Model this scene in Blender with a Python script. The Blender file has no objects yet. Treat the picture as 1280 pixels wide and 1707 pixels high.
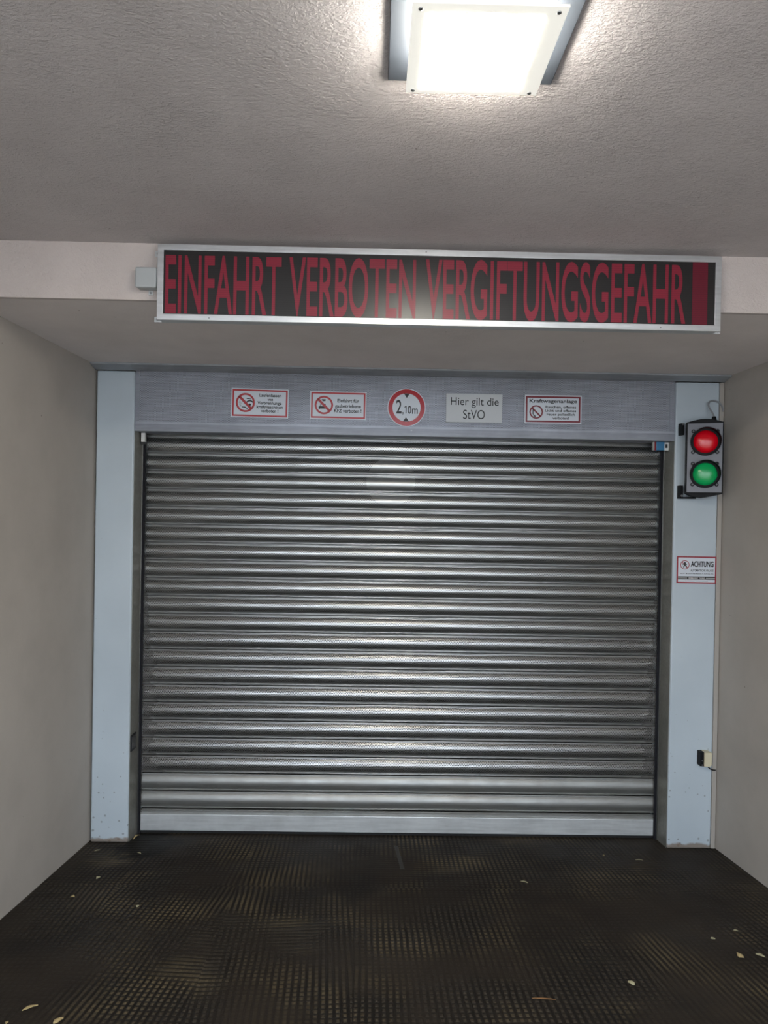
import bpy, bmesh, math, random
from mathutils import Vector, Matrix
S = bpy.context.scene
C = S.collection
R = math.radians
random.seed(7)

# ---------------------------------------------------------------- camera
cam_d = bpy.data.cameras.new('camera')
cam = bpy.data.objects.new('camera', cam_d); C.objects.link(cam); S.camera = cam
cam_d.sensor_fit = 'VERTICAL'; cam_d.sensor_height = 36.0
cam_d.lens = 36.0 * 1150 / 1707
cam_d.clip_start = 0.02; cam_d.clip_end = 200
_r, _y, _p = R(1.0), R(-0.807), R(0.364)
Rr = Matrix(((math.cos(_r), -math.sin(_r), 0), (math.sin(_r), math.cos(_r), 0), (0, 0, 1)))
Ry = Matrix(((math.cos(_y), 0, math.sin(_y)), (0, 1, 0), (-math.sin(_y), 0, math.cos(_y))))
Rx = Matrix(((1, 0, 0), (0, math.cos(_p), -math.sin(_p)), (0, math.sin(_p), math.cos(_p))))
Mcv = Rr @ Rx @ Ry                                  # (right, down, forward) axes -> camera
A = Matrix(((1, 0, 0), (0, 0, -1), (0, 1, 0)))      # blender world -> (right, down, forward)
F = Matrix(((1, 0, 0), (0, -1, 0), (0, 0, -1)))
Rw = (F @ Mcv @ A).transposed()
cam.matrix_world = Matrix.Translation((0, 0, 1.45)) @ Rw.to_4x4()

# ---------------------------------------------------------------- world and light
S.view_settings.view_transform = 'Standard'
S.view_settings.look = 'None'
S.view_settings.exposure = 0.0
S.view_settings.gamma = 1.0
S.view_settings.use_curve_mapping = False
SKY = (0.70, 0.84, 1.0); SKY_STRENGTH = 6.4; SUN_STRENGTH = 9.0
LAMP_COLOR = (1.0, 0.93, 0.78); SIDE_COLOR = (1.0, .95, .86); LAMP_STRENGTH = 172.0; LAMP_SIDE = 42.0
w = bpy.data.worlds.new('daylight'); S.world = w; w.use_nodes = True
wn = w.node_tree.nodes; wl = w.node_tree.links
bg = wn['Background']; bg.inputs[1].default_value = SKY_STRENGTH
tc = wn.new('ShaderNodeTexCoord'); sp = wn.new('ShaderNodeSeparateXYZ'); wl.new(tc.outputs['Generated'], sp.inputs[0])
cr = wn.new('ShaderNodeValToRGB'); wl.new(sp.outputs['Z'], cr.inputs[0])
cr.color_ramp.elements[0].position = 0.0; cr.color_ramp.elements[0].color = (0.86, 0.92, 1.0, 1)
cr.color_ramp.elements[1].position = 0.6; cr.color_ramp.elements[1].color = SKY + (1,)
wl.new(cr.outputs[0], bg.inputs[0])
sun_d = bpy.data.lights.new('sun', 'SUN'); sun_d.energy = SUN_STRENGTH; sun_d.angle = R(1.0); sun_d.color = (1.0, .96, .9)
sun = bpy.data.objects.new('sun', sun_d); C.objects.link(sun); sun.rotation_euler = (R(30), 0, R(-12)); sun.location = (0, -8, 12)

# ---------------------------------------------------------------- material helpers
def srgb(r, g, b):
    f = lambda c: (c/255/12.92) if c/255 <= 0.04045 else ((c/255+0.055)/1.055)**2.4
    return (f(r), f(g), f(b), 1)

class NT:
    def __init__(s, name, color=(.5, .5, .5, 1), rough=.5, metal=0, spec=.5):
        s.m = bpy.data.materials.new(name); s.m.use_nodes = True
        s.n = s.m.node_tree.nodes; s.l = s.m.node_tree.links
        s.b = s.n['Principled BSDF']
        s.b.inputs['Base Color'].default_value = color
        s.b.inputs['Roughness'].default_value = rough
        s.b.inputs['Metallic'].default_value = metal
        s.b.inputs['Specular IOR Level'].default_value = spec
    def tex(s, out='Object'):
        t = s.n.new('ShaderNodeTexCoord'); return t.outputs[out]
    def mapping(s, vec, scale=(1, 1, 1), rot=(0, 0, 0), loc=(0, 0, 0)):
        t = s.n.new('ShaderNodeMapping'); s.l.new(vec, t.inputs[0])
        t.inputs['Scale'].default_value = scale; t.inputs['Rotation'].default_value = rot; t.inputs['Location'].default_value = loc
        return t.outputs[0]
    def noise(s, vec, scale, detail=3, rough=.5, dist=0):
        t = s.n.new('ShaderNodeTexNoise'); s.l.new(vec, t.inputs['Vector'])
        t.inputs['Scale'].default_value = scale; t.inputs['Detail'].default_value = detail
        t.inputs['Roughness'].default_value = rough; t.inputs['Distortion'].default_value = dist
        return t.outputs['Fac']
    def voro(s, vec, scale, out='Distance'):
        t = s.n.new('ShaderNodeTexVoronoi'); s.l.new(vec, t.inputs['Vector']); t.inputs['Scale'].default_value = scale
        return t.outputs[out]
    def ramp(s, fac, stops, interp='LINEAR'):
        t = s.n.new('ShaderNodeValToRGB'); s.l.new(fac, t.inputs[0]); e = t.color_ramp.elements
        t.color_ramp.interpolation = interp
        while len(e) < len(stops): e.new(0.5)
        for k, (p, c) in enumerate(stops):
            e[k].position = p; e[k].color = c if not isinstance(c, (int, float)) else (c, c, c, 1)
        return t.outputs[0]
    def math(s, op, a, b=None, c=None, clamp=False):
        t = s.n.new('ShaderNodeMath'); t.operation = op; t.use_clamp = clamp
        for k, v in enumerate((a, b, c)):
            if v is None: continue
            if isinstance(v, (int, float)): t.inputs[k].default_value = v
            else: s.l.new(v, t.inputs[k])
        return t.outputs[0]
    def mix(s, fac, a, b):
        t = s.n.new('ShaderNodeMix'); t.data_type = 'RGBA'
        for sock, v in ((t.inputs[0], fac), (t.inputs[6], a), (t.inputs[7], b)):
            if isinstance(v, (int, float)): sock.default_value = v
            elif isinstance(v, tuple): sock.default_value = v
            else: s.l.new(v, sock)
        return t.outputs[2]
    def sep(s, vec):
        t = s.n.new('ShaderNodeSeparateXYZ'); s.l.new(vec, t.inputs[0]); return t.outputs
    def comb(s, x, y, z):
        t = s.n.new('ShaderNodeCombineXYZ')
        for k, v in enumerate((x, y, z)):
            if isinstance(v, (int, float)): t.inputs[k].default_value = v
            else: s.l.new(v, t.inputs[k])
        return t.outputs[0]
    def set(s, name, v):
        s.l.new(v, s.b.inputs[name])
    def bump(s, h, strength=.3, dist=.01, normal=None):
        t = s.n.new('ShaderNodeBump'); s.l.new(h, t.inputs['Height'])
        t.inputs['Strength'].default_value = strength; t.inputs['Distance'].default_value = dist
        if normal is not None: s.l.new(normal, t.inputs['Normal'])
        s.l.new(t.outputs[0], s.b.inputs['Normal']); return t.outputs[0]

def flat(name, color, rough=.5, metal=0, spec=.5):
    return NT(name, color, rough, metal, spec).m

# plaster (ceiling / beam)
def plaster(name, col, col2, bump_s, scale, bump_d=.006, dots=True):
    k = NT(name, col, .95, 0, .15); v = k.tex()
    n1 = k.noise(v, 3.0, 4, .6); base = k.mix(k.ramp(n1, [(.35, 0.0), (.7, 1.0)]), col, col2)
    if dots:
        d = k.voro(k.mapping(v, (1, 1, 1)), 9.0); sz = k.noise(v, 40, 2)
        dm = k.math('LESS_THAN', k.math('ADD', d, k.math('MULTIPLY', sz, .12)), .085)
        base = k.mix(k.math('MULTIPLY', dm, .55), base, (col[0]*.25, col[1]*.22, col[2]*.2, 1))
    k.set('Base Color', base)
    vm = k.mapping(v, (1.0, 1.7, 1.0))
    a = k.noise(vm, scale, 5, .62, .6); b = k.noise(v, scale*3.5, 3, .6)
    msk = k.ramp(k.noise(k.mapping(v, loc=(4, 2, 1)), 4.5, 3, .6), [(.3, .35), (.7, 1.0)])
    h = k.math('MULTIPLY', k.math('ADD', a, k.math('MULTIPLY', b, .35)), msk)
    k.bump(h, bump_s, bump_d)
    return k.m
M_ceil = plaster('ceiling_plaster', srgb(204, 198, 198), srgb(194, 188, 188), .85, 66, .010)
M_beam = plaster('beam_plaster', srgb(205, 195, 191), srgb(195, 185, 181), .7, 85, .008)
M_soffit = plaster('soffit_plaster', srgb(232, 224, 221), srgb(222, 214, 211), .5, 70, .006)  # lighter than the beam plaster to make up for missing bounce light
M_wall = plaster('wall_paint', srgb(186, 179, 171), srgb(177, 170, 162), .22, 90, .003, dots=True)
M_dark = flat('unlit_garage_concrete', srgb(52, 50, 49), .9)  # dark tone stands in for the lack of light in the garage

# floor: stamped concrete, 25 mm grid of worn pads
def floor_mat():
    k = NT('stamped_concrete', srgb(42, 37, 33), .6, 0, .22); v = k.tex()
    # pads are stamped by a roller in strips of slightly different heading
    so = k.sep(v)
    strip = k.math('FLOOR', k.math('MULTIPLY', k.math('ADD', so[0], k.math('MULTIPLY', so[1], .02)), 1/.56))
    row = k.math('FLOOR', k.math('MULTIPLY', so[1], 1/1.1))
    wn_ = k.n.new('ShaderNodeTexWhiteNoise'); wn_.noise_dimensions = '2D'
    k.l.new(k.comb(strip, row, 0), wn_.inputs['Vector'])
    sk = k.math('MULTIPLY', k.math('SUBTRACT', wn_.outputs['Value'], .5), .16)
    warp = k.noise(v, 2.2, 2); warp2 = k.noise(k.mapping(v, loc=(5, 3, 0)), 2.0, 2)
    x = k.math('ADD', k.math('ADD', so[0], k.math('MULTIPLY', sk, so[1])), k.math('MULTIPLY', warp, .02))
    y = k.math('ADD', k.math('SUBTRACT', so[1], k.math('MULTIPLY', sk, so[0])), k.math('MULTIPLY', warp2, .03))
    def tri(c, p):
        f = k.math('FRACT', k.math('MULTIPLY', c, 1/p)); return k.math('ABSOLUTE', k.math('SUBTRACT', f, .5))  # .5 at groove, 0 at pad centre
    def pad(t, lo, hi):
        mr = k.n.new('ShaderNodeMapRange'); mr.interpolation_type = 'SMOOTHSTEP'
        k.l.new(t, mr.inputs[0]); mr.inputs[1].default_value = lo; mr.inputs[2].default_value = hi
        mr.inputs[3].default_value = 1; mr.inputs[4].default_value = 0
        return mr.outputs[0]
    px = pad(tri(x, .0245), .16, .40); py = pad(tri(y, .0265), .20, .42)
    # places where only the cross or only the long grooves survive
    m1 = k.ramp(k.noise(k.mapping(v, loc=(11, 4, 0)), 1.7, 2), [(.56, 0.0), (.64, .85)]); m2 = k.ramp(k.noise(k.mapping(v, loc=(3, 15, 0)), 1.6, 2), [(.54, 0.0), (.63, .85)])
    px = k.math('MAXIMUM', px, m1); py = k.math('MAXIMUM', py, m2)
    grid = k.math('MULTIPLY', px, k.math('ADD', k.math('MULTIPLY', py, .75), .25))
    wear = k.ramp(k.noise(k.mapping(v, loc=(1.3, .4, 0)), 1.9, 4, .6), [(.42, 0.0), (.58, 1.0)])     # where the relief survives
    wear2 = k.ramp(k.noise(k.mapping(v, loc=(7.3, 2.4, 0)), 3.2, 3, .55), [(.45, 0.0), (.72, 1.0)])   # pale worn tops
    relief = k.math('MULTIPLY', grid, k.math('ADD', k.math('MULTIPLY', wear, .85), .15))
    base = k.mix(k.ramp(k.noise(v, 1.3, 4, .6), [(.35, 0.0), (.68, 1.0)]), srgb(37, 31, 26), srgb(50, 43, 36))
    base = k.mix(k.ramp(k.noise(k.mapping(v, loc=(2, 9, 0)), 2.4, 3, .6), [(.5, 0.0), (.75, 1.0)]), base, srgb(25, 22, 20))
    top = k.mix(wear2, srgb(62, 55, 46), srgb(112, 99, 74))
    base = k.mix(k.math('MULTIPLY', relief, .95), base, top)
    grv = k.math('MULTIPLY', k.math('SUBTRACT', 1.0, grid), k.math('MULTIPLY', wear, .6))
    base = k.mix(grv, base, srgb(18, 16, 14))
    # oil stain by the left post, blue-grey scrape in the middle
    dx = k.math('MULTIPLY', k.math('SUBTRACT', so[0], -1.22), 1.3); dy = k.math('SUBTRACT', so[1], 3.82)
    dd = k.math('SQRT', k.math('ADD', k.math('MULTIPLY', dx, dx), k.math('MULTIPLY', dy, dy)))
    dd = k.math('ADD', dd, k.math('MULTIPLY', k.math('SUBTRACT', k.noise(v, 9, 3), .5), .35))
    base = k.mix(k.ramp(dd, [(.17, .85), (.22, 0.0)]), base, srgb(16, 14, 12))
    ex = k.math('ABSOLUTE', k.math('SUBTRACT', so[0], k.math('ADD', .16, k.math('MULTIPLY', k.math('SUBTRACT', 3.75, so[1]), .07))))
    ex = k.math('ADD', ex, k.math('MULTIPLY', k.noise(v, 45, 2), .012))
    ey = k.math('MULTIPLY', k.math('LESS_THAN', so[1], 3.84), k.math('GREATER_THAN', so[1], 3.52))
    em = k.math('MULTIPLY', k.math('MULTIPLY', k.math('LESS_THAN', ex, .017), ey), .55)
    base = k.mix(em, base, srgb(84, 86, 85))
    grit = k.voro(v, 26.0); gm = k.math('LESS_THAN', grit, .045)
    base = k.mix(k.math('MULTIPLY', gm, .8), base, srgb(84, 78, 68))
    k.set('Base Color', base)
    rg = k.ramp(k.noise(v, 2.0, 3), [(.3, .55), (.7, .8)]); k.set('Roughness', rg)
    fine = k.noise(v, 160, 3, .6)
    h = k.math('ADD', k.math('MULTIPLY', relief, 1.0), k.math('MULTIPLY', fine, .18))
    k.bump(h, .9, .006)
    return k.m
M_floor = floor_mat()

# galvanised steel, with an optional hexagonal perforation driven by the UV map (metres)
def steel(name, col, rough, pitch=None, rad=None, v0=None, v1=None, dirt=False, metal=1.0, streak=.06, edge=.36):
    k = NT(name, col, rough, metal, .5)
    o = k.tex('Object'); uv = k.tex('UV')
    c2 = tuple(max(0, c*.72) for c in col[:3]) + (1,)
    st = k.noise(k.mapping(o, (.8, 8, 10)), 7, 4, .6); bl = k.noise(o, 5, 4, .65)
    base = k.mix(k.ramp(k.math('ADD', k.math('MULTIPLY', st, .5), k.math('MULTIPLY', bl, .5)), [(.35, 0.0), (.65, 1.0)]), col, c2)
    rn = k.math('ADD', rough - .08, k.math('MULTIPLY', bl, .22))
    if dirt:
        g = k.n.new('ShaderNodeNewGeometry'); ps = k.sep(g.outputs['Position'])
        nz = k.math('SUBTRACT', k.noise(k.mapping(g.outputs['Position'], (1.2, 1, 9)), 3.2, 4, .7), .22)
        # grime band at the two lower corners and film on the lower third
        ledge = k.math('SUBTRACT', ps[0], -1.335)
        low = k.ramp(k.math('MULTIPLY', k.math('ADD', ps[2], .45), .5), [(0.0, 1.0), (.5, .6), (.75, .15), (1.0, .05)])
        mL = k.math('LESS_THAN', ledge, k.math('MULTIPLY', k.math('MULTIPLY', nz, edge), low))
        redge = k.math('SUBTRACT', 1.68, ps[0])
        nz2 = k.math('SUBTRACT', k.noise(k.mapping(g.outputs['Position'], (1.1, 1, 8), loc=(3, 1, 2)), 3.4, 4, .7), .25)
        mR = k.math('LESS_THAN', redge, k.math('MULTIPLY', k.math('MULTIPLY', nz2, edge), low))
        md = k.math('MAXIMUM', mL, mR)
        film = k.ramp(k.math('MULTIPLY', k.math('ADD', ps[2], .45), .45), [(0.0, .62), (.5, .35), (1.0, .12)])
        fm = k.math('MULTIPLY', film, k.ramp(k.noise(k.mapping(g.outputs['Position'], (1, 1, 5)), 2.5, 4, .6), [(.25, .35), (.75, 1.0)]))
        base = k.mix(fm, base, srgb(128, 118, 106))
        base = k.mix(k.math('MULTIPLY', md, .62), base, srgb(52, 45, 38))
        k.set('Metallic', k.math('SUBTRACT', metal, k.math('ADD', k.math('MULTIPLY', fm, .45), k.math('MULTIPLY', md, .5)), clamp=True))
        rn = k.math('ADD', rn, k.math('MULTIPLY', md, .25))
    k.set('Base Color', base); k.set('Roughness', rn)
    k.bump(k.noise(k.mapping(o, (.6, 6, 6)), 9, 3), streak, .01)
    if pitch:
        s = k.sep(uv); row = pitch * .866
        def cell(du, dv):
            a = k.math('SUBTRACT', k.math('FRACT', k.math('ADD', k.math('MULTIPLY', s[0], 1/pitch), du)), .5)
            b = k.math('SUBTRACT', k.math('FRACT', k.math('ADD', k.math('MULTIPLY', s[1], 1/(2*row)), dv)), .5)
            a = k.math('MULTIPLY', a, pitch); b = k.math('MULTIPLY', b, 2*row)
            return k.math('SQRT', k.math('ADD', k.math('MULTIPLY', a, a), k.math('MULTIPLY', b, b)))
        d = k.math('MINIMUM', cell(0, 0), cell(.5, .5))
        m = k.math('LESS_THAN', d, rad)
        m = k.math('MULTIPLY', m, k.math('MULTIPLY', k.math('GREATER_THAN', s[1], v0), k.math('LESS_THAN', s[1], v1)))
        tr = k.n.new('ShaderNodeBsdfTransparent'); mx = k.n.new('ShaderNodeMixShader')
        k.l.new(m, mx.inputs[0]); k.l.new(k.b.outputs[0], mx.inputs[1]); k.l.new(tr.outputs[0], mx.inputs[2])
        k.l.new(mx.outputs[0], k.n['Material Output'].inputs[0])
    return k.m
GALV = srgb(190, 193, 194)
M_slat = steel('perforated_galvanised_steel', GALV, .30, .0095, .0029, .014, .098, dirt=True, streak=.015)
M_slat_solid = steel('galvanised_steel', srgb(182, 186, 186), .46, dirt=True, streak=.03, edge=.05)
M_alu = steel('brushed_aluminium', srgb(214, 217, 218), .42, metal=.4)
M_frame = steel('anodised_frame', srgb(226, 228, 230), .36, metal=.85)
M_head = steel('perforated_grey_sheet', srgb(178, 182, 193), .5, .0065, .0019, .012, 5.0, metal=.5, streak=.02)
M_headband = steel('grey_sheet', srgb(156, 160, 169), .5, metal=.4, streak=.02)
M_stainless = steel('stainless_rail', srgb(150, 149, 142), .42, metal=.45, streak=.02)
M_flange = steel('rail_steel', srgb(120, 120, 116), .35, metal=.8)
M_angle = steel('grey_steel_angle', srgb(168, 172, 177), .45, metal=.3)

def post_mat():
    k = NT('powder_coated_steel', srgb(188, 199, 208), .38, 0, .5); v = k.tex('Object')
    s = k.sep(v); zh = k.math('ADD', s[2], .44)
    d = k.voro(v, 24.0); low = k.ramp(zh, [(0.0, .24), (.35, .15), (.9, .075)])
    spots = k.math('LESS_THAN', k.math('ADD', d, k.math('MULTIPLY', k.noise(v, 60, 2), .1)), low)
    base = k.mix(k.ramp(k.noise(v, 2.5, 4), [(.3, 0.0), (.7, 1.0)]), srgb(188, 199, 207), srgb(178, 189, 197))
    base = k.mix(k.math('MULTIPLY', spots, .5), base, srgb(90, 84, 76))
    edge = k.math('ADD', zh, k.math('MULTIPLY', k.noise(v, 22, 3), -.04))
    base = k.mix(k.ramp(edge, [(-.0, .75), (.010, 0.0)]), base, srgb(122, 98, 74))
    k.set('Base Color', base)
    return k.m
M_post = post_mat()
M_white = flat('sign_white', srgb(206, 212, 220), .35)
M_red = flat('sign_red', srgb(176, 44, 52), .35)
M_maroon = flat('sign_maroon', srgb(120, 30, 44), .35)
M_black = flat('black_ink', srgb(18, 18, 22), .45)
M_ink_white = flat('white_ink', srgb(215, 215, 212), .5)
M_plastic_blk = flat('black_plastic', srgb(15, 16, 19), .6, 0, .2)
M_screw_dull = flat('dull_screw', srgb(96, 96, 98), .5, .3)
M_plastic_gry = flat('dark_grey_plastic', srgb(108, 110, 118), .45)
M_box = flat('grey_plastic', srgb(168, 172, 174), .45)
M_beige = flat('beige_plastic', srgb(205, 196, 168), .5)
M_blue = flat('blue_plastic', srgb(58, 118, 160), .4)
M_rubber = flat('black_rubber', srgb(22, 22, 23), .7)
M_brush = flat('brush_bristle', srgb(20, 20, 26), .9)
M_screw = flat('zinc_screw', srgb(150, 152, 155), .35, 1.0)
M_leaf = flat('dry_leaf', srgb(176, 156, 112), .8)
M_leaf2 = flat('pale_leaf', srgb(170, 164, 132), .8)
M_twig = flat('brown_twig', srgb(138, 100, 62), .8)
M_cable_g = flat('grey_cable', srgb(140, 142, 146), .5)

def lens_mat(name, col, e):
    k = NT(name, col, .14, 0, .35); v = k.tex('Object')
    s = k.sep(v); rr = k.math('SQRT', k.math('ADD', k.math('MULTIPLY', s[0], s[0]), k.math('MULTIPLY', s[2], s[2])))
    wv = k.math('SINE', k.math('MULTIPLY', rr, 900)); k.bump(wv, .12, .001)
    k.b.inputs['Coat Weight'].default_value = .12; k.b.inputs['Coat Roughness'].default_value = .04
    return k.m
M_lens_r = lens_mat('red_lens', srgb(214, 8, 30), 0)
M_lens_g = lens_mat('green_lens', srgb(20, 168, 92), 0)

def emis(name, col, st, base=(.8, .8, .8, 1)):
    k = NT(name, base, .3); k.b.inputs['Emission Color'].default_value = tuple(col[:3]) + (1,); k.b.inputs['Emission Strength'].default_value = st; return k.m
M_lamp = emis('lit_diffuser', LAMP_COLOR, LAMP_STRENGTH)
M_lampside = emis('frosted_glass_side', SIDE_COLOR, LAMP_SIDE)
M_plate = emis('frosted_cover_plate', (1.0, .97, .88), .62, srgb(225, 225, 220))

def screen_mat():
    k = NT('display_screen', srgb(34, 32, 32), .32, 0, .5); v = k.tex('Object'); s = k.sep(v)
    a = k.math('ABSOLUTE', k.math('SUBTRACT', k.math('FRACT', k.math('MULTIPLY', s[2], 1/.008)), .5))
    c = k.mix(k.math('MULTIPLY', k.math('GREATER_THAN', a, .3), .35), srgb(36, 34, 34), srgb(22, 21, 22))
    k.set('Base Color', c); return k.m
M_screen = screen_mat()
def led_mat(name, c1, c2, e):
    k = NT(name, c1, .4, 0, .4); v = k.tex('Object'); s = k.sep(v)
    a = k.math('ABSOLUTE', k.math('SUBTRACT', k.math('FRACT', k.math('MULTIPLY', s[2], 1/.008)), .5))
    c = k.mix(k.math('MULTIPLY', k.math('GREATER_THAN', a, .28), .3), c1, c2)
    k.set('Base Color', c); k.set('Emission Color', c); k.b.inputs['Emission Strength'].default_value = e
    return k.m
M_led = led_mat('lit_led_letters', srgb(118, 26, 44), srgb(70, 20, 32), .16)
M_led2 = led_mat('lit_led_block', srgb(90, 16, 34), srgb(64, 12, 26), .14)

# ---------------------------------------------------------------- mesh helpers
def link(name, me, mat, parent=None, loc=None):
    o = bpy.data.objects.new(name, me); C.objects.link(o)
    if mat is not None: me.materials.append(mat)
    if parent: o.parent = parent
    if loc is not None: o.location = loc
    return o
def fin(name, bm, mat, parent=None, loc=None, smooth=False, bevel=0, seg=2):
    bmesh.ops.remove_doubles(bm, verts=bm.verts, dist=1e-6)
    bmesh.ops.recalc_face_normals(bm, faces=bm.faces)
    me = bpy.data.meshes.new(name); bm.to_mesh(me); bm.free()
    if smooth:
        for p in me.polygons: p.use_smooth = True
    o = link(name, me, mat, parent, loc)
    if bevel:
        md = o.modifiers.new('bevel', 'BEVEL'); md.width = bevel; md.segments = seg; md.limit_method = 'ANGLE'; md.angle_limit = R(40)
    return o
def box(bm, x0, x1, y0, y1, z0, z1):
    r = bmesh.ops.create_cube(bm, size=1)
    for v in r['verts']:
        v.co = Vector(((x0+x1)/2+v.co.x*(x1-x0), (y0+y1)/2+v.co.y*(y1-y0), (z0+z1)/2+v.co.z*(z1-z0)))
    return r['verts']
def prism(bm, pts, y0, y1):
    """polygon in XZ extruded from y0 to y1"""
    a = [bm.verts.new((x, y0, z)) for x, z in pts]; b = [bm.verts.new((x, y1, z)) for x, z in pts]
    bm.faces.new(a); bm.faces.new(b[::-1]); n = len(pts)
    for i in range(n): bm.faces.new((a[i], b[i], b[(i+1) % n], a[(i+1) % n]))
def ring(bm, cx, cz, ro, ri, y0, y1, n=64):
    vs = []
    for i in range(n):
        t = 2*math.pi*i/n; c, s = math.cos(t), math.sin(t)
        vs.append([bm.verts.new((cx+c*r, y, cz+s*r)) for r, y in ((ro, y0), (ro, y1), (ri, y1), (ri, y0))])
    for i in range(n):
        a, b = vs[i], vs[(i+1) % n]
        for k in range(4): bm.faces.new((a[k], a[(k+1) % 4], b[(k+1) % 4], b[k]))
def disc(bm, cx, cz, r, y0, y1, n=64):
    prism(bm, [(cx+r*math.cos(2*math.pi*i/n), cz+r*math.sin(2*math.pi*i/n)) for i in range(n)], y0, y1)
def tube(name, pts, rad, mat, parent=None):
    cu = bpy.data.curves.new(name, 'CURVE'); cu.dimensions = '3D'; cu.bevel_depth = rad; cu.bevel_resolution = 4; cu.use_fill_caps = True
    s = cu.splines.new('NURBS'); s.points.add(len(pts)-1)
    for p, c in zip(s.points, pts): p.co = (*c, 1)
    s.use_endpoint_u = True; s.order_u = 4; s.resolution_u = 8
    t = bpy.data.objects.new('tmp', cu); C.objects.link(t)
    me = bpy.data.meshes.new_from_object(t.evaluated_get(bpy.context.evaluated_depsgraph_get()))
    bpy.data.objects.remove(t); me.materials.clear()
    return link(name, me, mat, parent)
def tag(o, label, cat, group=None):
    o['label'] = label; o['category'] = cat
    if group: o['group'] = group
    return o
def thing(name, loc, label, cat, group=None):
    o = bpy.data.objects.new(name, None); o.empty_display_size = .05; C.objects.link(o); o.location = loc
    return tag(o, label, cat, group)
def struct(o): o['kind'] = 'structure'; return o

_text_cache = {}
def text_shape(s, offset=0.0):
    """(verts, faces, bounds) of a line of text in the builtin font, cap height 1"""
    key = (s, offset)
    if key in _text_cache: return _text_cache[key]
    def ev(t):
        cu = bpy.data.curves.new('t', 'FONT'); cu.body = t; cu.size = 1; cu.offset = offset; cu.resolution_u = 6
        o = bpy.data.objects.new('t', cu); C.objects.link(o)
        me = bpy.data.meshes.new_from_object(o.evaluated_get(bpy.context.evaluated_depsgraph_get()))
        bpy.data.objects.remove(o)
        vs = [v.co.copy() for v in me.vertices]; fs = [tuple(p.vertices) for p in me.polygons]; bpy.data.meshes.remove(me)
        return vs, fs
    hv, _ = ev('H'); cap = max(v.y for v in hv)
    vs, fs = ev(s); vs = [(v.x/cap, v.y/cap) for v in vs]
    x0 = min(v[0] for v in vs); x1 = max(v[0] for v in vs)
    _text_cache[key] = (vs, fs, x0, x1)
    return _text_cache[key]
def put_text(bm, s, xa, xb, zbase, cap, y, th=.0006, offset=0.0):
    vs, fs, x0, x1 = text_shape(s, offset); k = (xb-xa)/(x1-x0)
    P = [(xa+(vx-x0)*k, zbase+vy*cap) for vx, vy in vs]
    a = [bm.verts.new((x, y-th, z)) for x, z in P]
    for f in fs:
        try: bm.faces.new([a[i] for i in f])
        except ValueError: pass

# ---------------------------------------------------------------- structure
XL, XR = -1.56, 1.957; SOF = 2.214; CEIL = 2.427; YB = 2.61; YJ = 3.85; YBACK = -1.0
def fz(y): return -0.44 + 0.12*(YJ-y)
# floor ramp
bm = bmesh.new()
ys = [YBACK-.2+i*.2 for i in range(48)]
ys = [y for y in ys if y < 4.5]
prev = None
for y in ys:
    xa, xb = (XL-.15, XR+.15)
    r = [bm.verts.new((xa, y, fz(y))), bm.verts.new((xb, y, fz(y)))]
    if prev: bm.faces.new((prev[0], prev[1], r[1], r[0]))
    prev = r
g = bmesh.ops.extrude_face_region(bm, geom=bm.faces[:])
for v in [e for e in g['geom'] if isinstance(e, bmesh.types.BMVert)]: v.co.z -= .15
floor = struct(fin('floor', bm, M_floor))
# ceiling slab and header beam
bm = bmesh.new(); box(bm, XL-.15, XR+.15, YBACK, YB+.02, CEIL, CEIL+.2); struct(fin('ceiling', bm, M_ceil))
bm = bmesh.new()
box(bm, XL-.15, XR+.15, YB+.02, 4.2, SOF+.006, CEIL+.2); box(bm, XL-.15, XR+.15, YB, YB+.0205, SOF, CEIL+.2)
struct(fin('wall_front', bm, M_beam))
bm = bmesh.new(); box(bm, XL-.15, XR+.15, YB+.0205, 4.2, SOF, SOF+.0062)
struct(fin('ceiling_soffit', bm, M_soffit))
# side walls
bm = bmesh.new(); box(bm, XL-.15, XL, YBACK, 4.11, -1.0, CEIL+.02); struct(fin('wall_left', bm, M_wall))
bm = bmesh.new(); box(bm, XR, XR+.15, YBACK, 4.11, -1.0, CEIL+.02)
# curved kerb fillet at the foot of the right wall
struct(fin('wall_right', bm, M_wall))
# garage behind the shutter, its darkness put into the surface colour
bm = bmesh.new(); box(bm, XL-3.2, XL-3.0, 4.1, 11.2, -1.6, 2.7); struct(fin('wall_rear_left', bm, M_dark))
bm = bmesh.new(); box(bm, XR+3.0, XR+3.2, 4.1, 11.2, -1.6, 2.7); struct(fin('wall_rear_right', bm, M_dark))
bm = bmesh.new(); box(bm, XL-3.0, XL-.15, 4.11, 4.3, -1.2, 2.5); struct(fin('wall_front_left', bm, M_dark))
bm = bmesh.new(); box(bm, XR+.15, XR+3.0, 4.11, 4.3, -1.2, 2.5); struct(fin('wall_front_right', bm, M_dark))
bm = bmesh.new(); box(bm, XL-3.0, XR+3.0, 4.3, 11.0, -.75, -.52); struct(fin('floor_rear', bm, M_dark))
bm = bmesh.new(); box(bm, XL-3.2, XR+3.2, 11.0, 11.2, -1.6, 2.7); struct(fin('wall_back', bm, M_dark))
bm = bmesh.new(); box(bm, XL-3.2, XR+3.2, 4.2, 11.2, 2.5, 2.7); struct(fin('ceiling_rear', bm, M_dark))
# unseen forecourt behind the camera, kept pale and near to bounce daylight inside
bm = bmesh.new(); box(bm, -12, 12, -20, YBACK-.2, fz(YBACK-.2)-.2, fz(YBACK-.2)); gm = flat('bounce_paving', srgb(150, 146, 140), .9)
o = struct(fin('floor_forecourt', bm, gm))

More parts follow.
